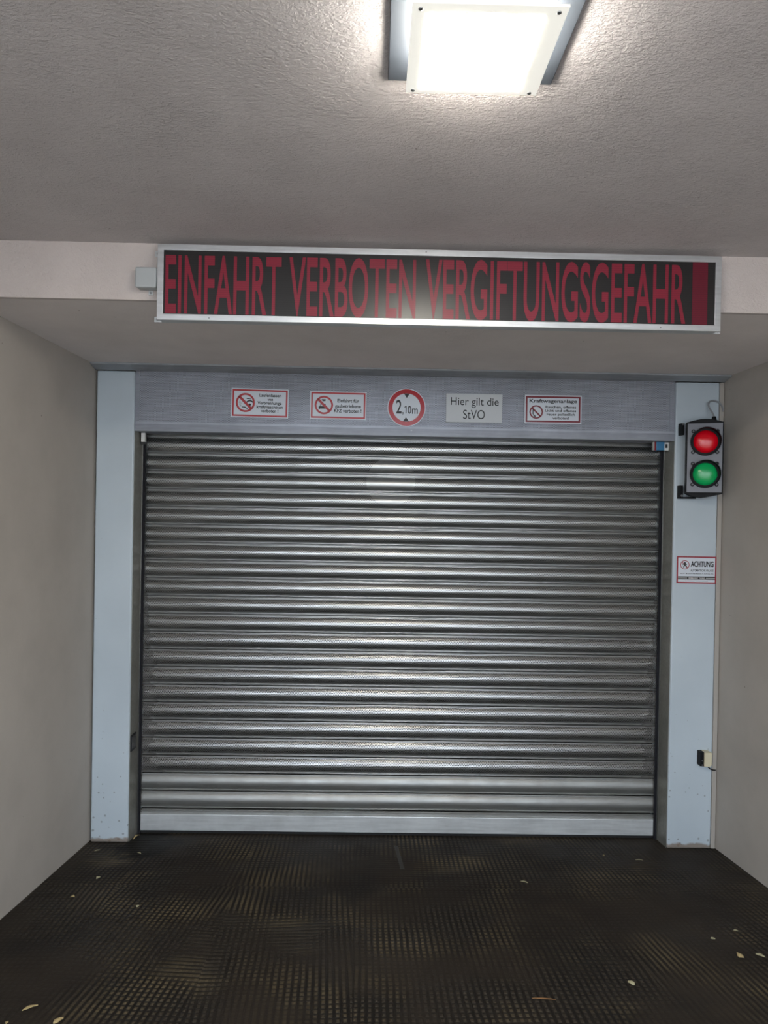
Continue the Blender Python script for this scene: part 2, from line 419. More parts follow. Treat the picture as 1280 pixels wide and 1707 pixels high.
# ---------------------------------------------------------------- roller shutter
PITCH = .1031; ZJ0 = 1.839; YC = 4.022; CX0, CX1 = -1.334, 1.679
prof = []   # (dz below the joint, dy towards the camera)
def arc(cz, cy, r, a0, a1, n):
    for i in range(n+1):
        a = R(a0+(a1-a0)*i/n); prof.append((cz - r*math.sin(a), cy + r*math.cos(a)))
prof += [(-.0036, -.0020), (-.0034, .0008), (-.0029, .0022), (-.0022, .0038), (0.0, .0041), (.0020, .0042), (.0027, .0038), (.0032, .0028), (.0035, .0010)]   # lower bead of the joint
prof += [(.0055, -.0035)]
N = 18
for i in range(N+1):                            # belly
    t = i/N; z = .0085+t*(.0855-.0085)
    prof.append((z, -.001 + .0150*math.sin(math.pi*t)**.85))
prof += [(.0868, -.0045)]
prof += [(.0882, -.0035), (.0884, -.0005), (.0887, .0012), (.0898, .0017), (.0910, .0018), (.0917, .0013), (.0920, .0002), (.0922, -.0020)]   # upper bead
prof += [(.0928, -.0085), (.0985, -.0085)]
def slat_mesh(name, mat, part_from=None, part_to=None):
    pr = [p for p in prof if (part_from is None or p[0] >= part_from)]
    bm = bmesh.new(); uvl = bm.loops.layers.uv.new('UVMap')
    L = CX1-CX0; nx = 10; rows = []; arcs = []; s = 0
    for i, (dz, dy) in enumerate(pr):
        if i: s += math.hypot(dz-pr[i-1][0], dy-pr[i-1][1])
        arcs.append(s); rows.append([bm.verts.new((CX0+L*j/nx, -dy, -dz)) for j in range(nx+1)])
    for i in range(len(pr)-1):
        for j in range(nx):
            f = bm.faces.new((rows[i][j], rows[i+1][j], rows[i+1][j+1], rows[i][j+1])); f.smooth = True
            for lp, (u, v) in zip(f.loops, ((j, i), (j, i+1), (j+1, i+1), (j+1, i))): lp[uvl].uv = (L*u/nx, arcs[v])
    me = bpy.data.meshes.new(name); bm.normal_update(); bm.to_mesh(me); bm.free(); me.materials.append(mat)
    return me
shutter = thing('roller_shutter', (0.17, YC, -.46), 'wide galvanised steel roller shutter with perforated slats closing the garage entrance', 'roller shutter')
me_p = slat_mesh('slat', M_slat); me_s = slat_mesh('slat', M_slat_solid)
total = sum(1 for _ in range(1))
for k in range(-2, 21):
    me = me_p if k < 19 else me_s
    o = bpy.data.objects.new('slat', me); C.objects.link(o); o.parent = shutter
    o.location = Vector((0, YC, ZJ0 - PITCH*k)) - shutter.location
    if k == 19: o['label'] = 'plain unperforated galvanised slat'
    if k == 20: o['label'] = 'plain unperforated galvanised slat above the bottom rail'
def rel(o, root): o.location = Vector(o.location) - root.location; return o
# bottom rail with lip, rubber seal
bm = bmesh.new()
box(bm, CX0+.004, CX1-.004, YC-.026, YC+.012, -.440, -.3455)
rel(fin('bottom_rail', bm, M_alu, shutter, bevel=.003), shutter)
bm = bmesh.new()
box(bm, CX0, CX1, YC-.006, YC+.004, -.3455, -.325); box(bm, CX0, CX1, YC-.012, YC+.002, -.3335, -.329)
rel(fin('rail_clamp', bm, M_slat_solid, shutter), shutter)
bm = bmesh.new()
box(bm, CX0+.01, CX1-.01, YC-.012, YC+.006, -.4635, -.440)
rel(fin('rubber_seal', bm, M_rubber, shutter, bevel=.003), shutter)
# round plate fixed behind the slats
bm = bmesh.new(); disc(bm, .093, 1.602, .142, YC+.010, YC+.013)
tag(fin('backing_plate', bm, flat('pale_plate', srgb(165, 165, 165), .6)), 'round pale plate fixed behind the upper slats, showing faintly through the perforation', 'plate')

# ---------------------------------------------------------------- guide rails
def guide(side, label):
    s = 1 if side == 'l' else -1
    xj = -1.3405 if side == 'l' else 1.6805
    g = thing('guide_rail', (xj, 3.97, fz(3.97)), label, 'guide rail')
    top = 1.853
    zb = fz(3.86)
    bm = bmesh.new()        # stainless web lining the return of the post
    a, b = sorted((xj, xj + s*.0025)); vs = box(bm, a, b, 3.858, 3.985, 0, top)
    for v in vs:
        if v.co.z < .5: v.co.z = fz(v.co.y)-.004
    rel(fin('rail_web', bm, M_stainless, g), g)
    bm = bmesh.new(); a, b = sorted((xj + s*.0025, xj + s*.0075)); box(bm, a, b, 3.980, 3.985, fz(3.98), top)
    o = rel(fin('rail_flange', bm, M_flange, g, bevel=.001), g)
    bm = bmesh.new(); a, b = sorted((xj-s*.0, xj + s*.014)); box(bm, a, b, 3.9855, 3.992, fz(3.99), top)
    a, b = sorted((xj, xj+s*.021)); box(bm, a, b, 3.992, 3.9945, fz(4.0), top)
    o = rel(fin('brush_seal', bm, M_brush, g), g); o['label'] = 'black brush strip'
    return g
guide('l', 'stainless steel guide rail with black brush on the left edge of the shutter')
guide('r', 'stainless steel guide rail with black brush on the right edge of the shutter')

# ---------------------------------------------------------------- posts
def post(x0, x1, label, rail_x=None):
    p = thing('door_post', ((x0+x1)/2, YJ+.06, fz(YJ)), label, 'post')
    bm = bmesh.new(); vs = box(bm, x0, x1, YJ, 4.09, fz(YJ), 2.184)
    for v in vs:
        if v.co.z < 0: v.co.z = fz(v.co.y)
    me = fin('cover_panel', bm, M_post, p, bevel=.009, seg=4)
    rel(me, p)
    return p
pl = post(-1.549, -1.3405, 'pale blue-grey steel door post left of the shutter, standing by the left wall')
pr_ = post(1.6805, 1.9275, 'pale blue-grey steel door post right of the shutter, carrying the traffic light')
bm = bmesh.new()
vs = box(bm, 1.9285, 1.9535, YJ+.001, YJ+.03, fz(YJ), 2.184)
tr = fin('edge_trim', bm, M_post, None, bevel=.002); tr.name = 'edge_trim'
rel(tr, pr_); tr.parent = pr_; tr['label'] = 'narrow beige edge strip'
tr.data.materials.clear(); tr.data.materials.append(flat('sealant', srgb(164, 158, 150), .7))
# steel angle under the soffit
ang = bmesh.new()
P = [(3.772, 2.2135), (3.772, 2.205), (3.778, 2.2035), (3.846, 2.186), (3.849, 2.186), (3.849, 2.2135)]
a = [ang.verts.new((XL+.003, y, z)) for y, z in P]; b = [ang.verts.new((XR-.004, y, z)) for y, z in P]
ang.faces.new(a); ang.faces.new(b[::-1])
for i in range(len(P)): ang.faces.new((a[i], b[i], b[(i+1) % len(P)], a[(i+1) % len(P)]))
tag(fin('steel_angle', ang, M_angle), 'long grey steel angle running under the soffit above posts and perforated panel', 'steel angle')

# ---------------------------------------------------------------- perforated head panel
hp = thing('lintel_panel', (.17, 3.87, 1.853), 'grey perforated sheet panel above the shutter carrying the small signs', 'panel')
bm = bmesh.new(); uvl = bm.loops.layers.uv.new('UVMap')
x0, x1 = -1.3395, 1.6795; v = [bm.verts.new(c) for c in ((x0, 3.862, 1.8935), (x1, 3.862, 1.8935), (x1, 3.862, 2.2), (x0, 3.862, 2.2))]
f = bm.faces.new(v)
for lp, uv in zip(f.loops, ((0, 0), (x1-x0, 0), (x1-x0, .3065), (0, .3065))): lp[uvl].uv = uv
me = bpy.data.meshes.new('perforated_sheet'); bm.to_mesh(me); bm.free()
rel(link('perforated_sheet', me, M_head, hp), hp)
bm = bmesh.new(); box(bm, x0, x1, 3.860, 3.995, 1.853, 1.8565); box(bm, x0, x1, 3.8585, 3.8625, 1.853, 1.8935); box(bm, x0, x1, 3.99, 3.995, 1.853, 1.90)
rel(fin('folded_edge', bm, M_headband, hp), hp)
bm = bmesh.new(); box(bm, x0, x1, 3.93, 3.94, 1.90, 2.2)  # added dark sheet standing in for the shaded cavity behind the holes
rel(fin('cavity_shade_sheet', bm, flat('cavity_shade', srgb(70, 72, 78), .8), hp), hp)
for sx, sz in ((1.652, 1.888), (-1.30, 2.178), (.20, 1.884)):
    bm = bmesh.new(); disc(bm, sx, sz, .0035, 3.857, 3.8590, 12); rel(fin('rivet', bm, M_screw, hp), hp)

# ---------------------------------------------------------------- signs
YS = 3.853
def no_symbol(bm, cx, cz, ro, ri, bar, y0, y1, ang=45):
    ring(bm, cx, cz, ro, ri, y0, y1)
    a = R(-ang); c, s = math.cos(a), math.sin(a); L = (ro+ri)/2
    pts = [(-L, -bar/2), (L, -bar/2), (L, bar/2), (-L, bar/2)]
    prism(bm, [(cx+c*px-s*py, cz+s*px+c*py) for px, py in pts], y0, y1)
def rframe(bm, x0, x1, z0, z1, t, y0, y1):
    box(bm, x0, x1, y0, y1, z1-t, z1); box(bm, x0, x1, y0, y1, z0, z0+t)
    box(bm, x0, x0+t, y0, y1, z0+t, z1-t); box(bm, x1-t, x1, y0, y1, z0+t, z1-t)
def base_sign(x0, x1, z0, z1, label, tilt=0.0):
    t = thing('prohibition_sign', ((x0+x1)/2, YS+.005, (z0+z1)/2), label, 'sign')
    return t
def sign_rect(name, label, x0, x1, z0, z1, border_mat, margin, band, circ, lines, picto=None, tilt=0.0, bar=None, cat='sign', ysurf=YS, bold=.024, backmat=None, ring_t=.2):
    cx, cz = (x0+x1)/2, (z0+z1)/2; W = x1-x0; H = z1-z0
    t = thing(name, (cx, ysurf+.005, cz), label, cat); t.rotation_euler = (0, tilt, 0)
    X = lambda u: -W/2+u*W
    Z = lambda v: H/2-v*H
    bm = bmesh.new(); box(bm, -W/2, W/2, -.005, 0, -H/2, H/2); fin('sign_plate', bm, backmat or M_white, t, bevel=.0012)
    if border_mat:
        bm = bmesh.new(); rframe(bm, -W/2+margin, W/2-margin, -H/2+margin, H/2-margin, band, -.0058, -.0049); fin('border', bm, border_mat, t)
    if circ:
        cu, cv, r = circ; bm = bmesh.new(); no_symbol(bm, X(cu), Z(cv), r*W, r*W*(1-ring_t), r*W*(bar or .26), -.0066, -.0049); fin('prohibition_ring', bm, border_mat, t)
    if picto:
        bm = bmesh.new(); picto(bm, X, Z, W, H); fin('pictogram', bm, M_black, t)
    bm = bmesh.new()
    for (s, u0, u1, vb, cap) in lines: put_text(bm, s, X(u0), X(u1), Z(vb), cap*H, -.0052, .0005, bold)
    fin('lettering', bm, M_black, t)
    return t
def pic_engine(bm, X, Z, W, H):
    y0, y1 = -.0058, -.0049
    # nose and wheel arch of a car seen from the side with exhaust puffs
    cx, cz = X(.325), Z(.56)
    pts = []
    for i in range(13):
        a = R(170-170*i/12); pts.append((cx+.0255*math.cos(a), cz+.0255*math.sin(a)))
    for i in range(13):
        a = R(170*i/12); pts.append((cx+.019*math.cos(a), cz+.018*math.sin(a)))
    prism(bm, pts, y0, y1)
    disc(bm, X(.325), Z(.56), .0062, y0, y1, 24)
    prism(bm, [(X(.26), Z(.33)), (X(.345), Z(.355)), (X(.345), Z(.375)), (X(.27), Z(.365))], y0, y1)
    prism(bm, [(X(.185), Z(.63)), (X(.24), Z(.63)), (X(.305), Z(.71)), (X(.305), Z(.735)), (X(.235), Z(.665)), (X(.185), Z(.655))], y0, y1)
    for u, v in ((.145, .50), (.155, .56), (.165, .605), (.15, .455), (.17, .52)): ring(bm, X(u), Z(v), .0035, .0026, y0, y1, 14)
sign_rect('prohibition_sign', 'small red-bordered sign reading Laufenlassen von Verbrennungskraftmaschinen verboten', -.806, -.488, 1.938, 2.100, M_red, .006, .009, (.247, .495, .166),
    [('Laufenlassen', .488, .872, .275, .105), ('von', .632, .728, .41, .105), ('Verbrennungs-', .458, .893, .537, .105), ('kraftmaschinen', .445, .905, .672, .105), ('verboten !', .522, .825, .805, .105)], pic_engine, tilt=R(.7))
def pic_car(bm, X, Z, W, H):
    y0, y1 = -.0058, -.0049
    prism(bm, [(X(.203), Z(.29)), (X(.277), Z(.29)), (X(.275), Z(.35)), (X(.225), Z(.365))], y0, y1)
    prism(bm, [(X(.155), Z(.64)), (X(.155), Z(.56)), (X(.175), Z(.54)), (X(.265), Z(.54)), (X(.285), Z(.56)), (X(.285), Z(.62)), (X(.175), Z(.625)), (X(.172), Z(.645))], y0, y1)
    # roof line
    a = [(X(.17), Z(.545)), (X(.19), Z(.46)), (X(.275), Z(.455)), (X(.285), Z(.54))]
    b = [(X(.18), Z(.545)), (X(.197), Z(.48)), (X(.268), Z(.475)), (X(.275), Z(.54))]
    prism(bm, a + b[::-1], y0, y1)
sign_rect('prohibition_sign', 'small red-bordered sign reading Einfahrt für gasbetriebene KFZ verboten', -.3685, -.0545, 1.937, 2.093, M_red, .006, .009, (.247, .50, .163),
    [('Einfahrt für', .485, .87, .385, .12), ('gasbetriebene', .445, .905, .575, .12), ('KFZ verboten !', .43, .915, .745, .12)], pic_car, tilt=R(.3))
# round height limit sign
rs = thing('height_limit_sign', (.170, YS+.005, 2.0105), 'round red-ringed height limit sign reading 2,10m', 'sign')
bm = bmesh.new(); disc(bm, 0, 0, .1065, -.005, 0, 96); fin('sign_plate', bm, M_white, rs)
bm = bmesh.new(); ring(bm, 0, 0, .1022, .0785, -.0058, -.0049, 96); fin('red_ring', bm, flat('glossy_sign_red', srgb(176, 44, 52), .2), rs)
bm = bmesh.new()
prism(bm, [(-.0155, .0772), (.0165, .0772), (.0005, .0535)], -.0062, -.0049); fin('arrow_mark', bm, M_black, rs); bm = bmesh.new(); prism(bm, [(-.019, -.0775), (.0145, -.0775), (-.0025, -.0535)], -.0062, -.0049); fin('arrow_mark', bm, M_black, rs)
bm = bmesh.new()
put_text(bm, '2', -.0585, -.0275, -.0330, .0745, -.0052, .0005, .012); put_text(bm, ',', -.0225, -.0165, -.0330, .040, -.0052, .0005, .02)
put_text(bm, '0', .0065, .0265, -.0330, .043, -.0052, .0005, .012); prism(bm, [(-.0055, -.0330), (.0000, -.0330), (.0000, .0100), (-.0045, .0100), (-.0115, .0040), (-.0115, -.0015), (-.0055, .0030)], -.0057, -.0049); put_text(bm, 'm', .0315, .0625, -.0335, .044, -.0052, .0005, .012)
fin('lettering', bm, M_black, rs)
sign_rect('text_sign', 'plain white rectangular sign reading Hier gilt die StVO in black', .3905, .706, 1.934, 2.0945, None, 0, 0, None,
    [('Hier gilt die', .083, .932, .40, .27), ('StVO', .305, .69, .875, .31)], bold=0.0, backmat=flat('sign_offwhite', srgb(196, 200, 203), .5))
def pic_match(bm, X, Z, W, H):
    y0, y1 = -.0058, -.0049
    prism(bm, [(X(.140), Z(.50)), (X(.155), Z(.50)), (X(.155), Z(.66)), (X(.14), Z(.68))], y0, y1)
    prism(bm, [(X(.145), Z(.64)), (X(.185), Z(.74)), (X(.20), Z(.70)), (X(.195), Z(.78)), (X(.165), Z(.76)), (X(.15), Z(.70))], y0, y1)
sign_rect('prohibition_sign', 'small maroon-bordered sign headed Kraftwagenanlage, forbidding smoking and open fire', .8305, 1.151, 1.937, 2.0955, M_maroon, .0065, .0095, (.204, .60, .118),
    [('Kraftwagenanlage', .085, .918, .265, .125), ('Rauchen, offenes', .368, .903, .455, .088), ('Licht und offenes', .36, .903, .585, .088), ('Feuer polizeilich', .388, .883, .715, .088), ('verboten!', .493, .776, .85, .088)],
    pic_match, bar=.22, tilt=R(-.2), bold=.02)

# warning sticker on the right post
def sticker():
    x0, x1, z0, z1 = 1.7025, 1.9265, 1.055, 1.2065
    W, H = x1-x0, z1-z0
    t = thing('warning_sign', ((x0+x1)/2, YJ-.001, (z0+z1)/2), 'small red-edged warning sign headed ACHTUNG on the right post', 'sign')
    X = lambda px: -W/2+(px-170)/940*W
    Z = lambda py: H/2-(py-160)/675*H
    bm = bmesh.new(); box(bm, -W/2, W/2, -.002, 0, -H/2, H/2); fin('sign_plate', bm, M_white, t)
    bm = bmesh.new(); rframe(bm, -W/2, W/2, -H/2, H/2, .0075, -.0028, -.0019); ring(bm, X(360), Z(375), .0255, .0220, -.0028, -.0019, 48)
    c = R(-45); L = .023
    prism(bm, [(X(360)+L*math.cos(c)*a-.0016*b, Z(375)+L*math.sin(c)*a-.0016*b) for a, b in ((-1, 1), (1, 1), (1, -1), (-1, -1))], -.0024, -.0019)
    fin('red_print', bm, flat('sticker_red', srgb(150, 40, 52), .4), t)
    bm = bmesh.new()
    disc(bm, X(362), Z(315), .0038, -.0032, -.0019, 20)
    for pts in ([(340, 330), (385, 330), (375, 395), (350, 395)], [(340, 335), (305, 365), (315, 380), (350, 352)], [(380, 335), (412, 370), (402, 382), (370, 352)],
                [(350, 385), (366, 390), (335, 440), (318, 436)], [(362, 388), (378, 388), (408, 430), (392, 440)]):
        prism(bm, [(X(a), Z(b)) for a, b in pts], -.0032, -.0019)
    fin('walking_figure', bm, M_black, t)
    bm = bmesh.new()
    put_text(bm, 'ACHTUNG', X(500), X(1042), Z(414), .0300, -.0022, .0005, .03)
    put_text(bm, 'AUTOMATISCHE ANLAGE', X(500), X(1042), Z(537), .0125, -.0022, .0005, .012)
    put_text(bm, 'NICHT IM GEFAHRENBEREICH AUFHALTEN', X(245), X(1040), Z(606), .0056, -.0022, .0005, .01)
    box(bm, X(205), X(1078), -.0026, -.0019, Z(738), Z(663))
    for a, b in ((370, 590), (640, 915)): box(bm, X(a), X(b), -.0026, -.0019, Z(778), Z(770))
    fin('black_print', bm, M_black, t)
    bm = bmesh.new(); put_text(bm, 'REMONT TORE', X(455), X(835), Z(722), .0085, -.0027, .0005, .02)
    for a, b in ((205, 420), (865, 1078)): box(bm, X(a), X(b), -.0031, -.0025, Z(708), Z(696))
    fin('white_print', bm, M_ink_white, t)
sticker()

# ---------------------------------------------------------------- LED display
def display():
    x0, x1, z0, z1 = -.812, 1.2745, 2.1265, 2.4050; yf = 2.55; yb = YB-.001
    t = thing('led_display', ((x0+x1)/2, yb, z0), 'long black LED message board in silver frame reading EINFAHRT VERBOTEN VERGIFTUNGSGEFAHR', 'display')
    b = .0225
    bm = bmesh.new()
    def bar(px0, px1, pz0, pz1): box(bm, px0, px1, yf, yf+.012, pz0, pz1)
    # mitred frame: four trapezoids
    o4 = [(x0, z0), (x1, z0), (x1, z1), (x0, z1)]; i4 = [(x0+b, z0+b), (x1-b, z0+b), (x1-b, z1-b), (x0+b, z1-b)]
    for k in range(4):
        a, c = o4[k], o4[(k+1) % 4]; d, e = i4[(k+1) % 4], i4[k]
        prism(bm, [a, c, d, e], yf, yf+.012)
    rel(fin('frame', bm, M_frame, t, bevel=.0012), t)
    bm = bmesh.new(); box(bm, x0+.004, x1-.004, yf+.0125, yb, z0+.004, z1-.004); rel(fin('housing', bm, M_alu, t), t)
    bm = bmesh.new(); box(bm, x0+b, x1-b, yf+.004, yf+.0125, z0+b, z1-b); rel(fin('screen', bm, M_screen, t), t)
    bm = bmesh.new(); y = yf+.0036
    put_text(bm, 'EINFAHRT', -.783, -.357, 2.156, .209, y, .0004, .014)
    put_text(bm, 'VERBOTEN', -.3285, .139, 2.156, .211, y, .0004, .014)
    put_text(bm, 'VERGIFTUNGSGEFAHR', .1748, 1.1435, 2.157, .213, y, .0004, .014)
    o = rel(fin('led_lettering', bm, M_led, t), t); o['label'] = 'dark red capital letters'
    bm = bmesh.new(); box(bm, 1.1675, 1.2245, y-.0004, y, z0+b+.001, z1-b-.001); o = rel(fin('led_block', bm, M_led2, t), t); o['label'] = 'dark red filled block at the end of the message'
    for lx, lz, s in ((x0, 2.386, -1), (x0, 2.141, -1), (x1, 2.386, 1), (x1, 2.141, 1)):
        bm = bmesh.new(); a, c = sorted((lx - s*.006, lx+s*.026)); box(bm, a, c, yb-.0045, yb-.0015, lz-.0105, lz+.0105)
        m = rel(fin('mounting_tab', bm, M_alu, t, bevel=.001), t)
        bm = bmesh.new(); disc(bm, lx+s*.014, lz, .0048, yb-.0085, yb-.0042, 6); sc = fin('screw', bm, M_screw, m)
    for sx, sz in ((.165, z0+.008), (.175, z1-.009), (-.62, z0+.009), (1.05, z0+.009)):
        bm = bmesh.new(); disc(bm, sx, sz, .0028, yf-.0012, yf+.001, 12); rel(fin('frame_screw', bm, M_screw, t), t)
display()
# junction box left of the display
jb = thing('junction_box', (-.856, YB, 2.284), 'small grey plastic junction box on the beam left of the message board', 'junction box')
bm = bmesh.new(); box(bm, -.039, .037, -.038, -.001, -.036, .036); fin('box_body', bm, M_box, jb, bevel=.006, seg=3)
bm = bmesh.new(); box(bm, -.041, .039, -.052, -.0385, -.038, .038); fin('lid', bm, M_box, jb, bevel=.007, seg=3)
bm = bmesh.new(); box(bm, -.004, .012, -.006, -.001, -.052, -.0365); m = fin('mounting_tab', bm, M_alu, jb)
bm = bmesh.new(); disc(bm, .004, -.045, .004, -.009, -.0055, 8); fin('screw', bm, M_screw, m)

# ---------------------------------------------------------------- ceiling lamp
def lamp():
    t = thing('ceiling_light', (.197, 1.382, CEIL), 'square glowing ceiling light with frosted cover plate screwed to the rough ceiling', 'ceiling light')
    bm = bmesh.new(); box(bm, .014, .384, 1.198, 1.566, CEIL-.012, CEIL-.0005)
    rel(fin('base_tray', bm, flat('lamp_tray_grey', srgb(58, 63, 70), .5, 0), t, bevel=.002), t)
    bm = bmesh.new(); box(bm, .072, .320, 1.262, 1.502, 2.3655, CEIL-.0125); rel(fin('glass_body', bm, M_lampside, t, bevel=.004), t)
    bm = bmesh.new(); x0, x1, y0, y1 = .053, .338, 1.247, 1.516; a0, a1, b0, b1 = .081, .300, 1.272, 1.503; zt, zb = 2.3650, 2.3600
    for r in ((x0, x1, y0, b0), (x0, x1, b1, y1), (x0, a0, b0, b1), (a1, x1, b0, b1)): box(bm, r[0], r[1], r[2], r[3], zb, zt)
    rel(fin('cover_plate', bm, M_plate, t), t)
    bm = bmesh.new(); box(bm, a0+.0002, a1-.0002, b0+.0002, b1-.0002, zb-.0005, zt-.0005); rel(fin('diffuser', bm, M_lamp, t), t)
    for sx, sy in ((.069, 1.262), (.322, 1.262), (.068, 1.507), (.322, 1.507)):
        bm = bmesh.new(); bmesh.ops.create_uvsphere(bm, u_segments=12, v_segments=6, radius=.0048)
        for v in bm.verts: v.co.z = v.co.z*.5
        o = fin('cover_screw', bm, M_screw, t, (sx, sy, zb-.0005), smooth=True); rel(o, t)
lamp()

# ---------------------------------------------------------------- traffic light
def traffic():
    x0, x1, z0, z1 = 1.7025, 1.8865, 1.558, 1.944; yf = 3.757; yb = 3.832; TH = R(-20)
    cx = (x0+x1)/2
    t = thing('traffic_light', (x0, yf, z0), 'small two-lamp traffic light, red above green, in a black housing on the right post', 'traffic light')
    bm = bmesh.new()
    pts = [(x0, z0-.002)]
    pts += [(x0+.03, z0-.016), (x0+.080, z0-.025), (x0+.11, z0-.020), (x1, z0-.003)]
    for i in range(11):
        u = i/10; pts.append((x1+(x0-x1)*u, z1+.002+.018*math.sin(math.pi*u)))
    prism(bm, pts, yf+.0102, yb); rel(fin('housing', bm, M_plastic_blk, t, bevel=.002), t)
    bm = bmesh.new(); rframe(bm, x0, x1, z0, z1, .0050, yf-.002, yf+.0102); rel(fin('bezel', bm, M_plastic_blk, t), t)
    bm = bmesh.new(); box(bm, x0+.0051, x1-.0051, yf, yf+.0100, z0+.0051, z1-.0051); rel(fin('front_plate', bm, M_plastic_gry, t), t)
    for cz, mat, nm in ((1.8385, M_lens_r, 'red_lens'), (1.6625, M_lens_g, 'green_lens')):
        lx = x0+.0955
        # visor: slanted cowl, deepest at the top
        bm = bmesh.new(); n = 64; vs = []
        for i in range(n):
            a = 2*math.pi*i/n; c, s = math.cos(a), math.sin(a)
            dep = .022 + .036*max(0, .45+.55*s + .15*c); ro, ri = .0760, .0735
            vs.append([bm.verts.new((lx+c*ro, yf, cz+s*ro)), bm.verts.new((lx+c*ro*.985, yf-dep, cz+s*ro*.985)), bm.verts.new((lx+c*ri*.985, yf-dep, cz+s*ri*.985)), bm.verts.new((lx+c*ri*.99, yf-.001, cz+s*ri*.99))])
        for i in range(n):
            p, q = vs[i], vs[(i+1) % n]
            for k in range(4): bm.faces.new((p[k], p[(k+1) % 4], q[(k+1) % 4], q[k]))
        ring(bm, lx, cz, .0734, .0615, yf-.006, yf)
        for dx, dz in ((-.062, .057), (-.062, -.057), (.058, -.057), (.058, .057)): disc(bm, lx+dx, cz+dz, .0100, yf-.004, yf+.0005, 16)
        v = rel(fin('visor', bm, M_plastic_blk, t), t)
        for f in v.data.polygons: f.use_smooth = False
        for dx, dz in ((-.062, .057), (-.062, -.057), (.058, -.057)):
            bm = bmesh.new(); disc(bm, lx+dx, cz+dz, .0050, yf-.007, yf-.0035, 12); rel(fin('visor_screw', bm, M_screw_dull, t), t)
        # lens dome, object origin at the lens centre
        bm = bmesh.new(); nr, na = 12, 64; Rl = .0625; rows = []
        top = bm.verts.new((0, -.022, 0))
        for j in range(1, nr+1):
            r = Rl*j/nr; y = -.022*math.sqrt(max(0, 1-(j/nr)**2))
            rows.append([bm.verts.new((r*math.cos(2*math.pi*i/na), y, r*math.sin(2*math.pi*i/na))) for i in range(na)])
        for i in range(na): bm.faces.new((top, rows[0][i], rows[0][(i+1) % na]))
        for j in range(nr-1):
            for i in range(na): bm.faces.new((rows[j][i], rows[j+1][i], rows[j+1][(i+1) % na], rows[j][(i+1) % na]))
        rel(fin(nm, bm, mat, t, (lx, yf-.0005, cz), smooth=True), t)
    for ch in list(t.children):          # the head is swung on its hinge towards the driver
        ch.location = Matrix.Rotation(TH, 3, 'Z') @ Vector(ch.location); ch.rotation_euler.z = TH
    # hinge brackets towards the post
    for nm, z_a, z_b in (('bracket', 1.882, 1.948), ('bracket', 1.535, 1.602)):
        bm = bmesh.new(); box(bm, x0-.006, x0+.010, yb-.024, YJ-.001, z_a, z_b)
        if z_a < 1.6: box(bm, x0-.006, x0+.085, yb-.020, YJ-.001, z_a-.006, z_a+.004)
        b = rel(fin(nm, bm, M_plastic_blk, t, bevel=.001), t)
        zz = z_b-.006 if z_a > 1.7 else z_a+.010
        bm = bmesh.new(); disc(bm, x0+.0015, zz, .0058, yb-.028, yb-.0238, 16); rel(fin('bracket_screw', bm, M_screw, t), t)
    bm = bmesh.new(); box(bm, x0+.035, x0+.075, yb-.012, YJ-.0015, z0+.10, z1-.10); rel(fin('back_mount', bm, M_plastic_blk, t), t)
    # gland and cable
    bm = bmesh.new(); r = bmesh.ops.create_cone(bm, cap_ends=True, segments=20, radius1=.0155, radius2=.010, depth=.030)
    for v in bm.verts: v.co += Vector((1.861, 3.775, 1.968))
    rel(fin('cable_gland', bm, M_plastic_blk, t, bevel=.002), t)
    cb = tube('cable', [(1.861, 3.775, 1.975), (1.860, 3.78, 2.00), (1.848, 3.81, 2.03), (1.850, 3.825, 2.07), (1.878, 3.835, 2.082), (1.915, 3.84, 2.075), (1.935, 3.842, 2.06), (1.944, 3.842, 2.035), (1.944, 3.843, 2.02)], .0045, M_cable_g, t)
    rel(cb, t); cb['label'] = 'grey cable looping from the top of the housing'
traffic()

# ---------------------------------------------------------------- small devices
ps = thing('photo_sensor', (1.871, YJ, .078), 'small beige light sensor with black side low on the right post', 'sensor')
bm = bmesh.new(); prism(bm, [(-.010, -.040), (.024, -.040), (.033, -.028), (.033, .036), (.026, .040), (-.010, .040)], -.045, -.0005); fin('beige_body', bm, M_beige, ps, bevel=.002)
bm = bmesh.new(); box(bm, -.031, -.0105, -.040, -.0005, -.039, .0395); fin('lens_window', bm, M_plastic_blk, ps, bevel=.001)
bm = bmesh.new(); disc(bm, -.020, -.006, .0035, -.043, -.0395, 12); disc(bm, -.020, -.032, .0035, -.043, -.0395, 12); fin('screw', bm, M_screw, ps)
cb = tube('cable', [(.020, -.02, -.038), (.026, -.015, -.052), (.040, -.010, -.066), (.058, -.008, -.072), (.072, -.006, -.072)], .0034, M_black, ps); cb['label'] = 'short black cable'
bs = thing('magnet_sensor', (1.640, 3.94, 1.829), 'tiny blue and white sensor at the upper right corner of the shutter', 'sensor')
bm = bmesh.new(); box(bm, -.035, .012, -.018, .012, -.024, .024); fin('blue_body', bm, M_blue, bs, bevel=.002)
bm = bmesh.new(); box(bm, .0125, .0375, -.014, .012, -.024, .022); fin('white_terminal', bm, M_ink_white, bs, bevel=.0015)
bm = bmesh.new(); box(bm, .018, .030, -.0155, -.0135, -.010, .012); fin('terminal_opening', bm, M_black, bs)
bm = bmesh.new(); box(bm, -.046, -.0355, -.016, .010, -.024, .024); fin('red_cap', bm, M_maroon, bs)
bm = bmesh.new(); box(bm, -.050, -.0465, -.016, .010, -.024, .024); fin('white_edge', bm, M_ink_white, bs)
ws = thing('end_stop', (-1.320, 3.95, 1.825), 'tiny white plastic end stop at the upper left corner of the shutter', 'end stop')
bm = bmesh.new(); box(bm, -.010, .012, -.014, .010, -.026, .026); fin('white_block', bm, M_ink_white, ws, bevel=.0015)
bm = bmesh.new(); box(bm, -.014, .014, -.008, .010, -.038, -.0265); fin('black_foot', bm, M_black, ws)
